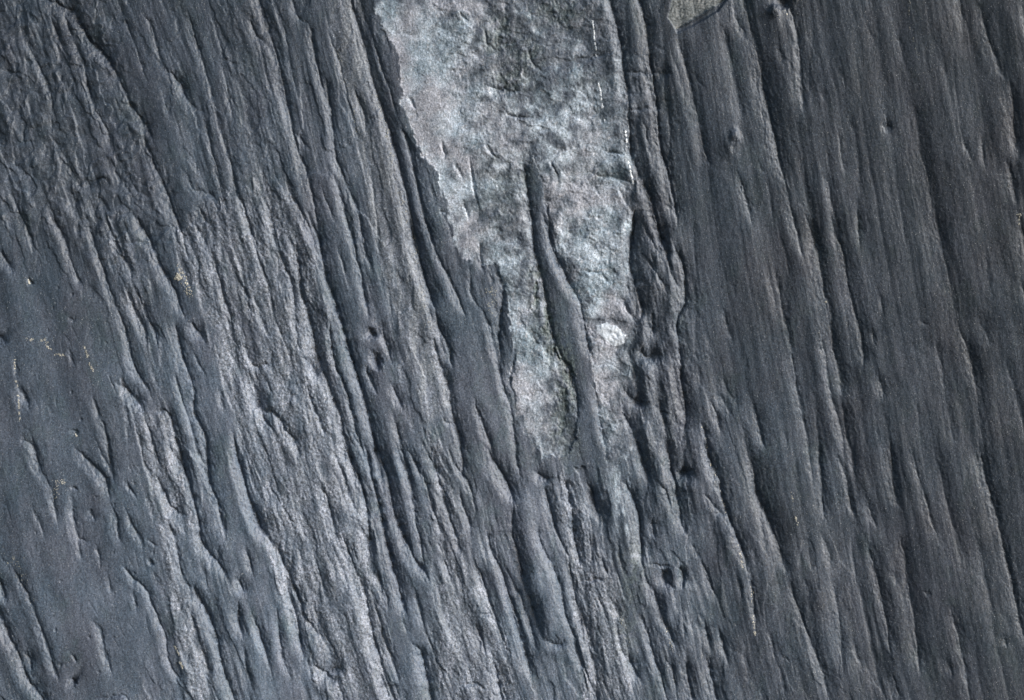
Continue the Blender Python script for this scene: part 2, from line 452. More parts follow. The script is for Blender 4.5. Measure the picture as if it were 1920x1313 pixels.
T[(960, 430)] = """
S 190 0 240 130 290 240 320 320 370 380 390 480 420 620 440 720
M 110 0 130 160 180 330 220 560 250 660 330 780 350 880 370 1040
M 440 840 470 960 500 1130 520 1250
S 660 20 640 160 660 260 690 360 720 430 700 520
M 660 600 640 650 670 760 710 870
M 600 360 640 450 690 520
S 810 0 850 130 870 230 920 330
S 870 60 930 170 950 300 960 400 920 460 900 520 920 640 930 740 940 860 960 960 960 1060 930 1180
M 720 130 780 230 850 320 850 370
P 690 660 740 700 800 720
M 780 860 820 980 850 1080 870 1220 880 1313
S 600 980 650 1070 690 1150 720 1250 740 1313
S 670 930 715 960
C 830 1000 860 1010
M 1150 420 1190 560 1220 630
F 1280 680 1310 800
M 1330 950 1370 1100 1410 1230
S 1040 1040 1070 1130 1100 1250 1110 1313
M 1080 920 1120 1000 1160 1130
M 1130 900 1180 960 1220 1040
B 1150 800 1200 900 1250 980
F 1270 1080 1310 1250
F 1390 170 1410 290 1440 400
F 1200 280 1230 380
F 490 250 530 290
C 400 230 450 240 500 230
M 620 880 660 940
W 990 20 1000 300 1010 600 1040 900
F 760 120 800 240
M 760 460 780 600
F 960 1080 960 1200 940 1260
M 230 120 250 200 290 270
"""
T[(1420, 430)] = """
P 280 0 320 110 340 220 360 330 400 430 410 560 430 680 470 800 490 950
M 90 200 120 350 150 480 180 590 200 700 220 830 240 930 270 1060 300 1200 310 1313
F 110 0 150 150 190 300
M 200 0 220 80 250 200
S 410 0 450 110 480 220 500 340 550 500 580 640 590 780
F 540 0 545 100
M 620 530 640 600 650 650
M 670 790 690 870 700 930
F 660 350 690 460
B 970 0 1000 130 1040 300 1070 440 1090 560 1140 630 1170 740 1200 880 1220 1050 1250 1200 1270 1313
M 1090 560 1140 630 1170 740 1200 880
S 1410 20 1430 90 1459 200
W 1210 100 1240 250 1260 400
B 1340 680 1380 800 1420 920 1450 1060
M 1400 270 1440 380
B 960 580 1010 740 1040 900 1070 1060 1100 1200
B 1180 430 1230 560 1270 650
M 340 560 380 700 400 850 440 980 480 1100 500 1250
M 310 860 330 980 350 1150 370 1300
S 470 900 500 1100 540 1250 550 1313
M 0 1000 30 1100 60 1220
F 160 1100 180 1190
C 890 515 930 520
F 770 0 800 140
W 700 900 730 1100 760 1300
W 860 900 900 1100 930 1300
W 1300 900 1340 1100 1380 1300
"""
T[(0, 863)] = """
S 0 600 30 690 60 780
S 0 740 30 850 80 960 130 1060 170 1180 230 1250 260 1313
M 80 560 130 640 180 740 220 830 270 960 310 1080 350 1200
S 150 1040 180 1060 200 1120
M 220 0 250 80 300 150 320 260 340 370
F 190 20 230 100
F 190 230 230 330 270 430
M 410 160 420 300 440 420 480 440 540 430
F 440 430 460 520
S 500 0 560 60 600 130 620 220
M 620 220 650 310 660 420 700 470
M 590 0 620 60 640 120
M 500 270 530 310
M 700 250 730 340 780 430 800 490
C 700 110 760 200
C 820 430 870 460
M 670 560 710 600 750 650 820 690 840 780 880 860 920 960 930 1080 980 1170 1020 1240
F 540 450 570 570
F 600 600 630 730
M 510 850 550 890 580 970 590 1060 640 1180
S 860 80 900 150 930 240 980 290 1050 300
M 920 300 960 420 980 540 1010 650 1050 720 1060 840 1090 960 1120 1060 1150 1180 1200 1300
S 980 0 1030 80 1060 200 1090 320 1100 440 1150 510 1200 550 1240 620 1250 670
S 1060 680 1100 760 1150 850 1180 960 1210 1080 1250 1200 1280 1290
S 1130 0 1140 110 1180 200 1210 300 1240 400 1240 440
F 1180 460 1220 540
S 1310 0 1340 120 1370 240 1410 350 1459 420
M 1340 470 1370 560 1380 650
S 1280 640 1320 690 1340 740
S 1300 760 1310 880 1340 1000
M 1340 1000 1350 1130 1380 1250
M 1400 880 1459 1080
C 415 145 435 160
C 830 535 845 555
C 425 1055 440 1080
S 415 1180 445 1200
C 640 1280 700 1270 720 1300
F 850 600 880 690
F 740 700 760 830
F 30 900 60 1000
"""
T[(480, 863)] = """
S 510 0 560 110 590 240 610 360 620 470 640 540
S 610 0 640 150 680 320 710 450 740 570 780 700 810 820 820 880
S 680 0 720 100 740 250 780 370 840 500 900 600 940 680
M 790 0 830 100 860 250 870 350 900 490 920 600
M 870 20 920 110 950 240 1000 360 1020 460
S 950 0 1000 110 1030 230 1060 350 1100 460 1120 560
C 1070 10 1090 60 1140 80 1170 150 1200 260 1190 330
M 1110 150 1120 250 1160 330 1170 440
P 1290 0 1340 80 1390 160 1410 260
S 1405 250 1400 380 1430 500 1459 650
M 1240 330 1260 430 1310 560 1350 640 1380 750 1430 880 1459 980
M 1190 560 1240 680 1280 800 1310 900 1360 1030 1400 1120
F 1210 380 1250 520 1280 610
S 470 400 500 490 540 600 580 720 610 850 630 950 660 1080 700 1190 740 1290
M 590 380 610 470 610 560
M 640 570 680 680 720 800 730 840
M 620 700 650 820 680 930 710 1040 750 1140 790 1250
M 340 90 390 230 420 370 460 470
S 840 1010 890 1040 910 1120 930 1220 950 1313
F 930 970 970 1080 1020 1200 1060 1300
S 0 310 30 400 80 420
S 110 450 130 540 170 610 210 700 230 760 260 870 310 930 370 1000
S 150 600 170 720 200 810 230 950 260 1080
M 0 900 50 1040 80 1110
M 110 780 120 960 150 1100 190 1200
S 300 1130 370 1160 400 1200 450 1230
M 380 1180 430 1150 480 1150
M 640 1090 680 1200 720 1313
M 860 700 900 880 920 950
S 1290 1090 1310 1180 1340 1313
M 1200 900 1230 1000 1250 1080
C 1240 870 1280 860
F 800 880 820 960
M 1010 520 1040 620 1080 700
M 450 30 500 190 560 330
F 240 340 280 440
F 300 460 340 620 370 760
C 1120 1260 1180 1240 1250 1270
"""
T[(960, 863)] = """
S 80 720 110 830 140 930 180 1010
M 130 340 150 440 190 520 230 610 270 710 290 830 330 960 360 1070 400 1180 450 1290
M 180 1000 220 1040 280 1030 300 1000
M 0 680 60 800 110 960 140 1070
S 0 860 40 980 80 1100 110 1230
M 170 120 200 240 240 380 300 520 330 640 350 760 380 900 400 1060
S 270 60 300 150 330 260 340 400 360 500 380 620
S 400 120 440 170 450 250 490 330 480 370
M 420 400 440 500 430 620
P 600 130 650 170 690 260 710 360 720 480 720 600
M 720 600 740 680 800 770 830 880 880 980 920 1080
F 590 420 600 560 640 690
M 780 320 790 450
S 870 0 900 120 920 230 940 350 980 440
P 920 75 960 90 1000 70
S 1100 0 1150 110 1190 290 1240 410 1280 510 1320 640
M 1060 180 1120 270 1190 330
M 1320 20 1360 180 1410 300 1459 400
M 1050 560 1090 670 1130 770 1160 830
S 830 620 845 690 900 720
S 925 610 965 640 950 720
C 750 590 830 600 900 600
M 940 770 960 900 960 1020
M 490 560 530 640 540 670
M 380 820 410 920 430 1050 460 1200 470 1313
M 700 860 750 960 780 1070 820 1180 850 1290
S 640 1090 680 1180 720 1270
M 850 1100 900 1200 920 1313
S 1080 1080 1110 1200 1130 1313
S 970 1080 980 1200 1000 1313
M 1070 900 1090 1000 1100 1060
M 1150 940 1180 1040 1210 1160
M 1320 620 1340 780 1350 900 1360 980
C 400 680 460 680 520 680
M 810 130 850 180 880 290
F 250 650 280 740
M 120 60 160 110 230 110
F 1000 480 1040 560
C 860 940 890 1030
M 540 760 590 860 600 900
F 1250 620 1280 800
"""
T[(1420, 863)] = """
P 0 70 30 230 80 330 130 440 160 560 200 660
S 200 660 220 760 270 880 310 980 350 1080 380 1180 410 1290
S 470 0 520 130 540 260 570 350
B 540 440 560 600 580 720 620 880 650 1010 680 1140 710 1280
S 430 640 460 800 480 960 490 1100 500 1200
S 360 0 385 180 385 360
M 370 400 420 520 430 640
M 610 180 640 300 680 400
S 750 0 770 180 800 280
S 800 400 840 560 850 700 880 850 900 1000 920 1200
S 620 430 650 540 680 660 710 800 740 940 770 1100
M 760 620 790 690
M 870 0 910 130 950 270 1000 420 1030 500
B 1000 0 1040 150 1070 300 1110 430 1150 530 1170 640
B 1240 0 1280 160 1330 330 1370 490 1410 660 1440 820 1459 900
M 1240 0 1280 160 1330 330 1370 490 1410 660 1440 820 1459 900
B 1220 420 1260 600 1300 800 1330 900
M 1080 790 1110 900 1140 1050 1170 1200 1190 1313
M 760 1160 800 1313
M 540 990 580 1080 610 1200
M 90 960 130 1130 170 1280
C 170 1110 200 1150
M 1370 970 1390 1040
M 290 680 310 760
C 940 740 970 750
W 1200 1000 1230 1150 1260 1300
M 1060 1100 1090 1200
F 230 760 280 900 320 1040
F 300 500 330 640
"""
def line_profile(pts, depth, wl, wr, crack, seed, t0=None, t1=None):
    pts = smooth_line(pts, 2)
    # carry the ends on a little so that pieces meet at their joints
    (x0, y0), (x1, y1) = pts[0], pts[1]; l = math.hypot(x1 - x0, y1 - y0) + 1e-6
    e_ = 50 if t0 else 6; pts = [(x0 - (x1 - x0) / l * e_, y0 - (y1 - y0) / l * e_)] + pts
    (x0, y0), (x1, y1) = pts[-1], pts[-2]; l = math.hypot(x1 - x0, y1 - y0) + 1e-6
    e_ = 50 if t1 else 6; pts = pts + [(x0 - (x1 - x0) / l * e_, y0 - (y1 - y0) / l * e_)]
    b = 4.2 * max(wl, wr) + 8
    xs = [p[0] for p in pts]; ys = [p[1] for p in pts]
    W = window(min(xs) - b, max(xs) + b, min(ys) - b, max(ys) + b)
    D, SG, Tt, L = seg_dist(WX[W], WY[W], pts)
    tl = min(46.0, L * .42)
    tap = sstep(0, t0 or tl, Tt) * sstep(0, t1 or tl, L - Tt)
    # distance beyond an end falls off too
    wm = max(wl, wr); near = np.exp(-D / 9)
    mod = 1.0 + .6 * pn(Tt / (30 + 5 * wm), np.full_like(Tt, seed * 1.37), 90) + (.25 + .4 * near) * (1 if wm < 15 else 0) * pn(Tt / 15, np.full_like(Tt, seed * 1.37), 91)
    wv = 1.0 + .5 * pn(Tt / (30 + 5 * wm), np.full_like(Tt, seed * 2.11), 92)
    wv = wv * (.45 + .55 * tap) * (1 - .25 * rt[W])
    prof = np.where(SG < 0, np.exp(-D / (wl * wv)), np.exp(-D / (wr * wv)))
    sr = D * SG
    H[W] -= (1 - .15 * rt[W]) * tap * mod * (depth * (prof - .22 * np.where(SG < 0, np.exp(-((D - 2.2 * wl) / (1.1 * wl)) ** 2), 0)) + crack * np.exp(-((sr - 1.2) / 2.2) ** 2))
kk = 0
GAIN = 1.02
for (ox, oy), txt in T.items():
    for ln in txt.strip().splitlines():
        a = ln.split(); v = [float(q) for q in a[1:]]
        pts = [(ox + v[q] / 2.918, oy + v[q + 1] / 2.918) for q in range(0, len(v), 2)]
        d, wl, wr, cr = K[a[0]]
        kk += 1
        f = GAIN * random.uniform(.85, 1.1)
        mx = sum(p[0] for p in pts) / len(pts); my = sum(p[1] for p in pts) / len(pts)
        if (840 < mx < 1480 and my > 840) or (1190 < mx < 1300) or (540 < mx < 800 and my > 560):
            f *= 1.2; wl *= 1.1; wr *= 1.15
        if mx > 1330 + (my - 650) * .2:                     # the right slope: long, soft, shallow folds
            wl *= 1.5; wr *= 1.4; cr *= .3; f *= .78
        if mx < 560 and my < 470: f *= .68
        edge = lambda qx, qy: qy < 45 or qy > 1275 or qx > 1430 or (qx < 25 and ox > 0)
        line_profile(pts, d * f, wl, wr, cr * f, kk, random.uniform(55, 80) if edge(v[0], v[1]) else None, random.uniform(55, 80) if edge(v[-2], v[-1]) else None)
print("creases", kk)
# pits and rounded hollows / knobs: x, y, rx, ry, depth
for (cx, cy, rx, ry, d) in [(699,630,7,9,5),(708,672,9,16,7),(1232,667,14,9,8),(1205,760,14,9,5),(1288,888,10,6,6),(1252,1083,7,10,6),(1285,1085,6,11,5),
                            (1649,246,7,9,4),(148,380,6,4,4),(60,532,4,4,3),(147,815,4,3,3),(288,1052,5,5,4),(148,1272,5,5,5),(1374,262,9,14,-9),(1362,278,13,20,-6),
                            (1270,1075,12,14,-4),(984,1000,17,60,-5),(1004,1075,18,60,-8),(1030,1150,18,55,-9),(1225,540,18,50,-7),(1258,480,9,60,-5),(1214,720,13,60,-7),(1252,770,12,50,-5),(1205,620,10,40,-4),(1215,820,18,40,-6),(1240,900,14,60,-5),(1320,950,18,60,-5),(1370,1010,16,50,-4),(1150,960,12,60,-5),(1290,1180,14,60,-6),(1260,1150,12,50,-5),(540,900,20,20,-3),(505,775,18,22,-4),(515,960,20,20,-5),(1455,20,14,10,8),(1440,35,8,10,-7),
                            (1130,930,14,24,-6),(1065,965,14,24,-6),(1300,930,16,30,-5),(1560,170,26,60,-4),(1490,600,20,60,-4),(55,40,14,30,-5),(10,100,14,18,-6),(1180,205,14,20,-4),(240,1310,16,10,-5),(885,1300,26,16,-4)]:
    W = window(cx - 4 * rx, cx + 4 * rx, cy - 4 * ry, cy + 4 * ry)
    q = ((WX[W] - cx) / rx) ** 2 + ((WY[W] - cy) / ry) ** 2
    H[W] -= d * np.exp(-q)

dHx = np.gradient(H, axis=1) / dxs[None, :]; dHy = np.gradient(H, axis=0) / np.gradient(ay).astype(np.float32)[:, None]
print("slope rms", float(np.sqrt((dHx[100:-100, 100:-100] ** 2).mean())), float(H.min()), float(H.max()))

def surf(px, py):
    i = int(np.clip(np.searchsorted(ax, px), 1, NX - 2)); j = int(np.clip(np.searchsorted(ay, py), 1, NY - 2))
    return float(H[j, i]), float(dHx[j, i]), float(dHy[j, i])
def world(px, py, h): return ((px - 960) / 1000, -h / 1000, (656.5 - py) / 1000)

# ------------------------------------------------------------------ materials
class NB:
    def __init__(s, name):
        s.m = bpy.data.materials.new(name); s.m.use_nodes = True; s.t = s.m.node_tree; s.t.nodes.clear()
        s.out = s.n("ShaderNodeOutputMaterial"); s.b = s.n("ShaderNodeBsdfPrincipled"); s.l(s.b.outputs[0], s.out.inputs[0])
        s.co = s.n("ShaderNodeTexCoord").outputs['Object']
    def n(s, k): return s.t.nodes.new(k)
    def l(s, a, b): s.t.links.new(a, b)
    def noise(s, scale, detail=3, rough=.55, sc=(1, 1, 1), rot=0):
        mp = s.n("ShaderNodeMapping"); mp.inputs['Scale'].default_value = sc; mp.inputs['Rotation'].default_value = (0, rot, 0); s.l(s.co, mp.inputs[0])
        t = s.n("ShaderNodeTexNoise"); t.inputs['Scale'].default_value = scale; t.inputs['Detail'].default_value = detail; t.inputs['Roughness'].default_value = rough
        s.l(mp.outputs[0], t.inputs['Vector']); return t.outputs['Fac']
    def ramp(s, f, a, b, va=0.0, vb=1.0):
        r = s.n("ShaderNodeMapRange"); r.inputs[1].default_value = a; r.inputs[2].default_value = b; r.inputs[3].default_value = va; r.inputs[4].default_value = vb
        s.l(f, r.inputs[0]); return r.outputs[0]
    def attr(s, name):
        a = s.n("ShaderNodeAttribute"); a.attribute_name = name; return a.outputs['Fac']
    def mix(s, f, a, b, mode='MIX'):
        m = s.n("ShaderNodeMix"); m.data_type = 'RGBA'; m.blend_type = mode
        if hasattr(f, 'is_linked'): s.l(f, m.inputs[0])
        else: m.inputs[0].default_value = f
        for v, k in ((a, 6), (b, 7)):
            if hasattr(v, 'is_linked'): s.l(v, m.inputs[k])
            else: m.inputs[k].default_value = (*v, 1)
        return m.outputs[2]
    def mul(s, a, b):
        m = s.n("ShaderNodeMath"); m.operation = 'MULTIPLY'
        for v, k in ((a, 0), (b, 1)):
            if hasattr(v, 'is_linked'): s.l(v, m.inputs[k])
            else: m.inputs[k].default_value = v
        return m.outputs[0]
    def scale(s, col, f):
        v = s.n("ShaderNodeVectorMath"); v.operation = 'SCALE'; s.l(col, v.inputs[0]); s.l(f, v.inputs[3]); return v.outputs[0]

def rock_material(name):
    b = NB(name)
    tint = b.noise(5, 4, .6)
    slate = b.mix(b.ramp(tint, .35, .65), (.049, .069, .094), (.063, .081, .109))
    brown = b.noise(3.2, 3, .6, (1, 1, .6))
    slate = b.mix(b.ramp(brown, .58, .72, 0, .55), slate, (.054, .066, .079))
    patch = b.noise(38, 5, .65, (1, 1, .45), .25)
    slate = b.mix(b.ramp(b.noise(11, 5, .65, (1, 1, .5), .25), .46, .64, 0, .55), slate, (.070, .074, .096))
    slate = b.mix(b.ramp(b.noise(17, 5, .7, (1, 1, .6), .25), .54, .66, 0, .5), slate, (.050, .074, .084))
    slate = b.mix(b.ramp(patch, .44, .62, 0, .35), slate, (.112, .128, .162))
    wth = b.mix(b.ramp(b.noise(60, 5, .7, (1, 1, .6)), .38, .62), (.088, .107, .134), (.168, .186, .226))
    wth = b.mix(b.ramp(b.noise(170, 3, .7), .42, .52, 1, 0), wth, (.065, .075, .09))
    wth = b.mix(b.ramp(b.noise(300, 2, .6), .55, .7, 0, .6), wth, (.36, .375, .44))
    c = b.mix(b.attr('rough'), slate, wth)
    tn = b.mix(b.ramp(b.noise(300, 2, .6), .45, .6), (.11, .126, .148), (.205, .220, .242))
    c = b.mix(b.attr('tan'), c, tn)
    worn = b.attr('worn')
    c = b.mix(b.mul(worn, b.ramp(b.noise(48, 6, .75, (1.6, 1, .35), .25), .52, .66, 0, .5)), c, (.034, .046, .058))
    c = b.mix(b.mul(worn, b.ramp(b.noise(75, 6, .8, (1.5, 1, .4), .25), .56, .68, 0, .50)), c, (.20, .215, .24))
    qz = b.mix(b.ramp(b.noise(14, 6, .68), .38, .60), (.18, .24, .29), (.49, .56, .64))
    qz = b.mix(b.ramp(b.noise(55, 6, .75), .50, .66, 0, .8), qz, (.13, .16, .175))
    qz = b.mix(b.ramp(b.noise(9, 4, .6), .46, .6, 0, .7), qz, (.34, .33, .37))
    qz = b.mix(b.ramp(b.noise(130, 4, .65), .56, .68, 0, .7), qz, (.55, .56, .60))
    c = b.mix(b.attr('quartz'), c, qz)
    gr = b.mix(b.ramp(b.noise(120, 4, .7), .40, .62), (.035, .046, .045), (.15, .185, .185))
    c = b.mix(b.attr('green'), c, gr)
    # broad lighting of the face painted into the colour, plus bed-to-bed variation
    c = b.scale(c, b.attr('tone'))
    # grain
    g1 = b.noise(330, 3, .8); g2 = b.noise(900, 2, .6)
    c = b.scale(c, b.ramp(g1, .33, .67, .48, 1.52)); c = b.scale(c, b.ramp(g2, .3, .7, .6, 1.4))
    fl = b.noise(520, 1, .5)
    c = b.mix(b.ramp(fl, .70, .75, 0, .6), c, (.5, .51, .52))
    b.l(c, b.b.inputs['Base Color'])
    b.l(b.ramp(g1, .3, .7, .36, .58), b.b.inputs['Roughness'])
    b.b.inputs['Specular IOR Level'].default_value = .42
    bp = b.n("ShaderNodeBump"); bp.inputs['Strength'].default_value = .5; bp.inputs['Distance'].default_value = .0017
    b.l(b.noise(330, 4, .7, (1, 1, .55), .25), bp.inputs['Height'])
    bp2 = b.n("ShaderNodeBump"); bp2.inputs['Strength'].default_value = .35; bp2.inputs['Distance'].default_value = .001
    b.l(g2, bp2.inputs['Height']); b.l(bp.outputs[0], bp2.inputs['Normal']); b.l(bp2.outputs[0], b.b.inputs['Normal'])
    return b.m
M_ROCK = rock_material("slate_and_quartz")
def simple(name, c0, c1, scale=90, rough=.6, c2=None):
    b = NB(name)
    c = b.mix(b.ramp(b.noise(scale, 5, .65), .38, .62), c0, c1)
    if c2: c = b.mix(b.ramp(b.noise(scale * 2.6, 3, .6, (1, 1, 2.2), .6), .5, .62, 0, .8), c, c2)
    c = b.scale(c, b.ramp(b.noise(600, 2, .7), .3, .7, .75, 1.25))
    b.l(c, b.b.inputs['Base Color']); b.b.inputs['Roughness'].default_value = rough
    bp = b.n("ShaderNodeBump"); bp.inputs['Strength'].default_value = .5; bp.inputs['Distance'].default_value = .002
    b.l(b.noise(scale * 3, 4, .7), bp.inputs['Height']); b.l(bp.outputs[0], b.b.inputs['Normal'])
    return b.m
M_CHIP = simple("freshly_broken_stone", (.13, .145, .15), (.27, .28, .28), 60, .8, (.06, .07, .07))
M_NOD = simple("white_quartz", (.55, .60, .67), (.74, .79, .86), 40, .5)
M_CALC = simple("white_calcite", (.62, .66, .70), (.80, .83, .87), 200, .6)
M_YEL = simple("cream_mineral", (.28, .27, .23), (.56, .53, .45), 200, .8)
M_TANG = simple("tan_mineral", (.20, .20, .18), (.38, .37, .32), 200, .8)

# ------------------------------------------------------------------ the rock face and its parts
root = bpy.data.objects.new("rock_face", None); C.objects.link(root)
root.empty_display_size = .2; root.location = (0, .16, -1.14)
root['label'] = "dark blue-grey ridged slate face with a pale quartz vein reaching down from the top"
root['category'] = "rock"
def add_child(name, me, label=None):
    o = bpy.data.objects.new(name, me); C.objects.link(o); o.parent = root
    o.matrix_parent_inverse = root.matrix_world.inverted() if False else o.matrix_parent_inverse
    o.location = (-root.location.x, -root.location.y, -root.location.z)
    if label: o['label'] = label
    return o

tone = (0.25 + 0.75 * (B / 0.85)) * (1 + .16 * pn(Un / 26, Y / 500, 80) + .22 * fbm(X / 110, Y / 130, 81, 3))  # light and dark areas from B put into the colour, with random variation
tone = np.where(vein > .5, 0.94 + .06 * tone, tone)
# duller quartz towards the middle of the vein
qx = [690,780,860,940,990,1020,1060,1100,1140,1185]; qy = [0,30,110,200,300,400,500,600,700,800,870]
qv = [[.3,.5,.35,.2,.1,.1,.1,.1,.05,0.],
      [.7,.9,.75,.35,.25,.15,.15,.2,.1,0.],
      [.9,1.,.75,.2,.2,.2,.3,.3,.2,.0],
      [.9,1.,.9,.4,.45,.5,.5,.6,.65,.6],
      [.8,1.,.9,.6,.35,.45,.6,.7,.7,.6],
      [.9,1.,.8,.3,.25,.3,.7,.95,.9,.8],
      [.9,1.,.8,.8,.3,.2,.3,.9,.95,.7],
      [.9,.9,.8,.95,.75,.3,.1,.6,.85,.5],
      [.9,.9,.8,.95,.95,.75,.05,.7,.8,.4],
      [.9,.9,.8,.9,1.,.5,.0,.3,.7,.3],
      [.9,.9,.8,.9,1.,.9,.1,.2,.5,.2]]
qa = table(qx, qy, qv, EX, EY)
aq = vein * (.04 + .93 * sstep(.12, .92, qa + .75 * fbm(X / 26, Y / 28, 84, 5)))
RB = [(1120,-40),(1145,27),(1155,62),(1165,100),(1168,137),(1174,178),(1177,219),(1181,254),(1184,291),(1192,330),(1190,387),(1187,430),(1179,485),(1188,519),(1198,553),(1193,608),(1180,653),(1184,690),(1172,738),(1168,766),(1180,803),(1186,834),(1169,862)]
Dr = np.full(X.shape, 99, np.float32); W = window(1030, 1300, -60, 960); Dr[W] = seg_dist(EX[W], EY[W], RB)[0]
aq *= 1 - .92 * np.exp(-(Dr / 22) ** 2) * sstep(-.6, .1, pn(X / 30, Y / 40, 40))
aq *= 1 - .55 * sstep(790, 880, EY + 30 * pn(X / 12, Y / 20, 39)) 
tail = np.exp(-(((EX - (1150 + (Y - 860) * .22)) / 14) ** 2)) * sstep(850, 880, Y) * (1 - sstep(960, 1180, Y)) * sstep(-.3, .3, fbm(X / 14, Y / 26, 85, 3))
aq = np.maximum(aq, .5 * tail)
bleed = np.exp(-(Dr / 16) ** 2) * (1 - vein) * sstep(-.1, .5, fbm(X / 9, Y / 16, 28, 3))
aq = np.maximum(aq, .55 * bleed)
ar = np.clip(.45 * zones[3] * (1 + fbm(U / 14, Y / 160, 16, 2)) + rough * (1 - .8 * zones[3]) * (.62 + 1.2 * fbm(X / 26, Y / 50, 86, 3)) + .35 * rough_soft * sstep(-.2, .4, fbm(X / 30, Y / 40, 87, 3)) + .3 * rough2 * sstep(-.2, .4, fbm(X / 22, Y / 40, 88, 3)) + .35 * (1 - smooth) * sstep(.1, .5, fbm(Un / 26, Y / 120, 89, 3)), 0, 1)
ar = np.clip(ar - .5 * smooth5, 0, 1)
part = np.zeros(X.shape, np.int8)
for q, z in enumerate(zones): part[z > .5] = 10 + q
part[vein > .5] = 1; part[nodule > .5] = 2; part[chip > .5] = 3
pf = part[:-1, :-1]

def patch_mesh(name, sel, mat):
    jj, ii = np.nonzero(sel)
    a = jj * NX + ii
    quads = np.stack([a, a + NX, a + NX + 1, a + 1], 1)       # seen from -Y: counter-clockwise
    ids, inv = np.unique(quads.ravel(), return_inverse=True)
    xs = X.ravel()[ids]; ys = Y.ravel()[ids]; hs = H.ravel()[ids]
    co = np.stack([(xs - 960) / 1000, -hs / 1000, (656.5 - ys) / 1000], 1).astype(np.float32)
    me = bpy.data.meshes.new(name); me.vertices.add(len(ids)); me.vertices.foreach_set('co', co.ravel())
    n = len(quads); me.loops.add(n * 4); me.loops.foreach_set('vertex_index', inv.astype(np.int32).ravel())
    me.polygons.add(n); me.polygons.foreach_set('loop_start', np.arange(n, dtype=np.int32) * 4)
    me.polygons.foreach_set('use_smooth', np.ones(n, bool))
    me.update(calc_edges=True)
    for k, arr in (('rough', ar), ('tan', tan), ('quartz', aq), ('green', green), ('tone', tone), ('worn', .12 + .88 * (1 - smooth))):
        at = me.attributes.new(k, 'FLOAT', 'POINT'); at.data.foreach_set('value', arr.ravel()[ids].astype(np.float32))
    me.materials.append(mat)
    return me
add_child("slate_bed", patch_mesh("slate_bed", pf == 0, M_ROCK))
add_child("quartz_vein", patch_mesh("quartz_vein", pf == 1, M_ROCK), "pale blue-grey knobbly quartz vein tapering downward into two points")
add_child("quartz_nodule", patch_mesh("quartz_nodule", pf == 2, M_NOD), "small bright white oval nodule in the lower right arm of the vein")
add_child("chip_scar", patch_mesh("chip_scar", pf == 3, M_CHIP), "light grey chipped patch with a straight slanting edge at the top")
for q, (lab, _) in enumerate(weathered_zones):
    add_child("weathered_band", patch_mesh("weathered_band", pf == 10 + q, M_ROCK), lab)
# sides and back of the block, so that it is a solid piece of rock
rim = [(0, i) for i in range(NX)] + [(j, NX - 1) for j in range(1, NY)] + [(NY - 1, i) for i in range(NX - 2, -1, -1)] + [(j, 0) for j in range(NY - 2, 0, -1)]
vf = [world(ax[i], ay[j], H[j, i]) for j, i in rim]; vb = [(x, .30, z) for x, y, z in vf]
n = len(rim); me = bpy.data.meshes.new("block_back")
me.from_pydata(vf + vb, [], [(k, (k + 1) % n, n + (k + 1) % n, n + k) for k in range(n)] + [tuple(range(n, 2 * n))[::-1]])
at = me.attributes.new('tone', 'FLOAT', 'POINT'); at.data.foreach_set('value', np.ones(2 * n, np.float32))
me.materials.append(M_ROCK); me.update()
add_child("block_back", me)

# ------------------------------------------------------------------ grains of other minerals sitting in the rock
def grains(name, lines, count, size, spread, mat, label, flat=.5):
    """lines: polylines in mm; small irregular crystals strewn along them, half sunk in the surface"""
    V = []; F = []
    ico = [(-.53, 0, .85), (.53, 0, .85), (-.53, 0, -.85), (.53, 0, -.85), (0, .85, .53), (0, .85, -.53), (0, -.85, .53), (0, -.85, -.53), (.85, .53, 0), (-.85, .53, 0), (.85, -.53, 0), (-.85, -.53, 0)]
    tri = [(0,4,1),(0,9,4),(9,5,4),(4,5,8),(4,8,1),(8,10,1),(8,3,10),(5,3,8),(5,2,3),(2,7,3),(7,10,3),(7,6,10),(7,11,6),(11,0,6),(0,1,6),(6,1,10),(9,0,11),(9,11,2),(9,2,5),(7,2,11)]
    seg = []
    for l in lines:
        for a, b in zip(l[:-1], l[1:]): seg.append((a, b, math.dist(a, b) + .01))
    tot = sum(s[2] for s in seg)
    for _ in range(count):
        r = random.random() * tot
        for a, b, L in seg:
            if r < L: break
            r -= L
        t = min(1, r / L)
        if pn(np.array([r / 7.0 + a[0]]), np.array([a[1] / 9.0]), 95)[0] < -.02: continue
        px = a[0] + (b[0] - a[0]) * t + random.gauss(0, spread); py = a[1] + (b[1] - a[1]) * t + random.gauss(0, spread)
        h, sx, sy = surf(px, py); s = size * random.uniform(.4, 1.1) * (1.7 if random.random() < .04 else 1)
        el = random.uniform(1, 2.0); ang = random.gauss(.25, .5); ca, sa = math.cos(ang), math.sin(ang)
        base = len(V)
        for (x, y, z) in ico:
            x *= s * random.uniform(.7, 1.2); y *= s * el * random.uniform(.7, 1.2); z *= s * flat * random.uniform(.8, 1.2)
            qx = x * ca + y * sa; qy = -x * sa + y * ca
            V.append(world(px + qx, py + qy, h + sx * qx + sy * qy + z))
        F += [(base + a_, base + b_, base + c_) for a_, b_, c_ in tri]
    if not V: return
    me = bpy.data.meshes.new(name); me.from_pydata(V, [], F); me.materials.append(mat); me.update()
    add_child(name, me, label)
def z(ox, oy, *v): return [(ox + v[k] / 2.918, oy + v[k + 1] / 2.918) for k in range(0, len(v), 2)]
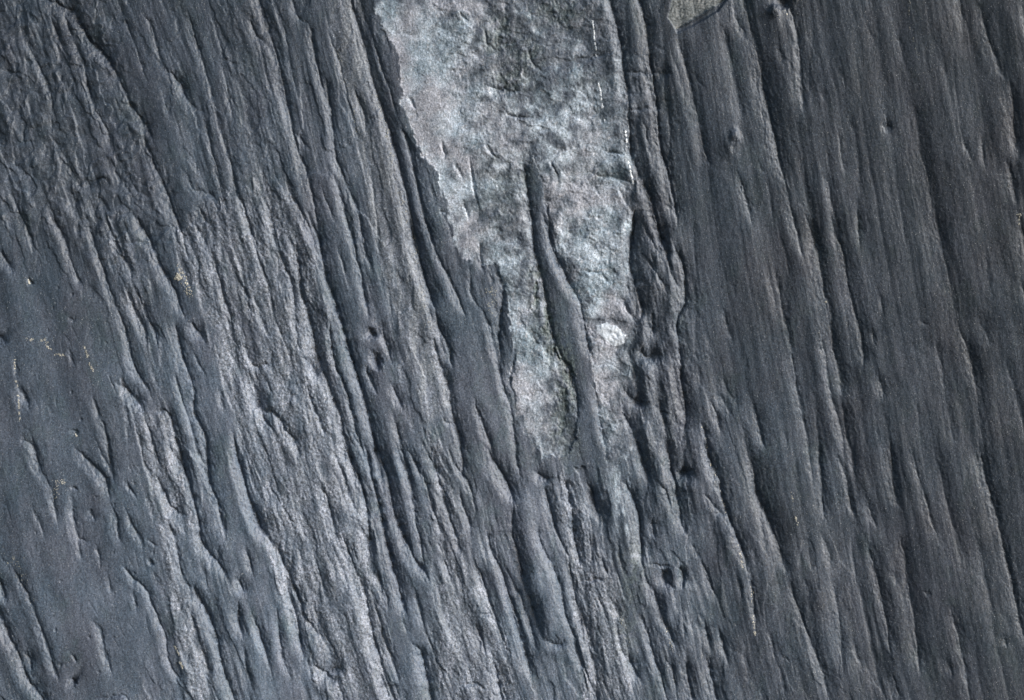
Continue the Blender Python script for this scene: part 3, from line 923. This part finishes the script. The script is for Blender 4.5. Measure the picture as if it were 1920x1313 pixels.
for ln in ([z(960,0,433,130,440,200,455,330)], [z(960,0,463,450,478,520,490,600)], [z(960,0,500,660,505,710)], [z(960,0,615,730,630,830)], [z(960,0,635,890,645,950,660,1010)]):
    L = sum(math.dist(a, b) for a, b in zip(ln[0][:-1], ln[0][1:]))
    grains("calcite_streak", ln, int(L * 9), 1.15, .5, M_CALC, "thin bright white mineral line in the quartz near its right edge")
grains("mineral_crust", [z(0,430,975,265,1000,262)], 60, 2.2, 2.6, M_YEL, "cream crumb cluster on the rough band, largest of the pale spots")
grains("mineral_crust", [z(0,430,985,205,1030,300,1050,380)], 110, 1.1, 3.4, M_YEL, "loose trail of cream specks below the largest pale spot")
grains("mineral_crust", [z(0,430,160,602,235,612,262,600), z(0,430,262,600,272,640,300,660), z(0,430,310,685,385,690)], 190, .85, 1.5, M_YEL, "branching line of cream specks on the smooth left slab")
grains("mineral_crust", [z(0,430,475,640,500,720,528,785)], 110, .85, 1.2, M_YEL, "short slanting line of cream specks on the smooth left slab")
grains("mineral_crust", [z(0,430,95,700,100,820,112,850,122,960,128,1045)], 260, .8, .8, M_YEL, "long upright line of greenish cream specks near the left edge")
grains("mineral_crust", [z(0,430,165,270,170,308)], 22, 1.2, .8, M_YEL, "tiny cream spot at the top of the smooth left slab")
grains("mineral_crust", [z(0,430,428,1122,440,1130)], 16, 1.2, .7, M_YEL, "single cream dot in the middle of the smooth left slab")
grains("mineral_crust", [z(0,863,300,120,375,115), z(0,863,325,140,330,200)], 90, .95, 2.6, M_YEL, "cream crumbs scattered low on the smooth left slab")
grains("mineral_crust", [z(0,863,965,1000,990,1055), z(0,863,995,1090,1012,1125)], 70, 1.3, 1.2, M_YEL, "yellow crumbs near the bottom edge in the left rough strip")
grains("mineral_crust", [z(0,863,60,480,130,600,200,760,215,830)], 200, .7, 6, M_TANG, "faint sprinkle of pale grains near the lower left corner")
grains("mineral_crust", [z(480,0,655,520,715,700,745,860,780,1010,840,1250)], 900, .75, 2.6, M_TANG, "tan grains along the upper rim of the long dark groove")
grains("mineral_crust", [z(480,430,860,30,900,300,950,540)], 360, .75, 2.4, M_TANG, "tan grains along the lower rim of the long dark groove")
grains("mineral_crust", [z(480,0,430,220,480,420,540,600,560,760)], 300, .6, 2.6, M_TANG, "tan grains in a thin line left of the long dark groove")
grains("mineral_crust", [z(480,430,1290,330,1300,480)], 150, 1.1, 5, M_TANG, "tan crystals in the hollow beside the left edge of the vein")
grains("mineral_crust", [z(960,430,1040,1050,1070,1150,1105,1300)], 150, .85, .8, M_YEL, "cream line along a groove rim to the right of the quartz tip")
grains("mineral_crust", [z(960,863,1110,30,1150,150,1190,300)], 170, .85, .8, M_YEL, "cream line continuing lower along the same groove rim")
grains("mineral_crust", [z(960,863,1262,480,1290,650)], 120, .9, 1.2, M_YEL, "short cream line near the bottom right of centre")
grains("mineral_crust", [z(960,863,1330,680,1340,850,1352,985)], 210, .9, 1.2, M_YEL, "lowest cream line along a groove rim right of centre")
grains("mineral_crust", [z(960,863,858,950,895,1070)], 100, .85, 2.0, M_YEL, "cream crystals in a groove near the bottom centre")
grains("mineral_crust", [z(960,863,600,870,630,960,650,1050)], 110, .8, 3, M_TANG, "tan crystals in the crumbly ground below the vein")
grains("mineral_crust", [z(1420,863,205,180,215,240)], 30, .7, .7, M_YEL, "dotted cream line on the right slope")
grains("mineral_crust", [z(1420,863,225,300,243,370)], 26, 1.1, 1.0, M_YEL, "small cluster of cream dots on the right slope")
grains("mineral_crust", [z(1420,0,1375,1165,1390,1240)], 36, 1.4, 1.4, M_YEL, "cream crumbs near the right edge")
grains("mineral_crust", [z(1420,430,1440,120,1459,210)], 70, .8, 1.0, M_YEL, "cream specks right at the right edge of the picture")
grains("mineral_crust", [z(1420,0,765,60,765,180,800,290,830,390), z(1420,0,790,0,765,90), z(1420,0,812,0,822,50)], 150, .55, .5, M_TANG, "hair-thin pale line at the top right")
grains("mineral_crust", [z(1420,0,70,130,115,110)], 30, 1.0, 3, M_YEL, "cream specks beside the dark notch at the top")
grains("mineral_crust", [z(1420,430,372,396,376,400)], 10, 1.2, .6, M_YEL, "single cream dot on the edge of the deep right groove")
print("built")
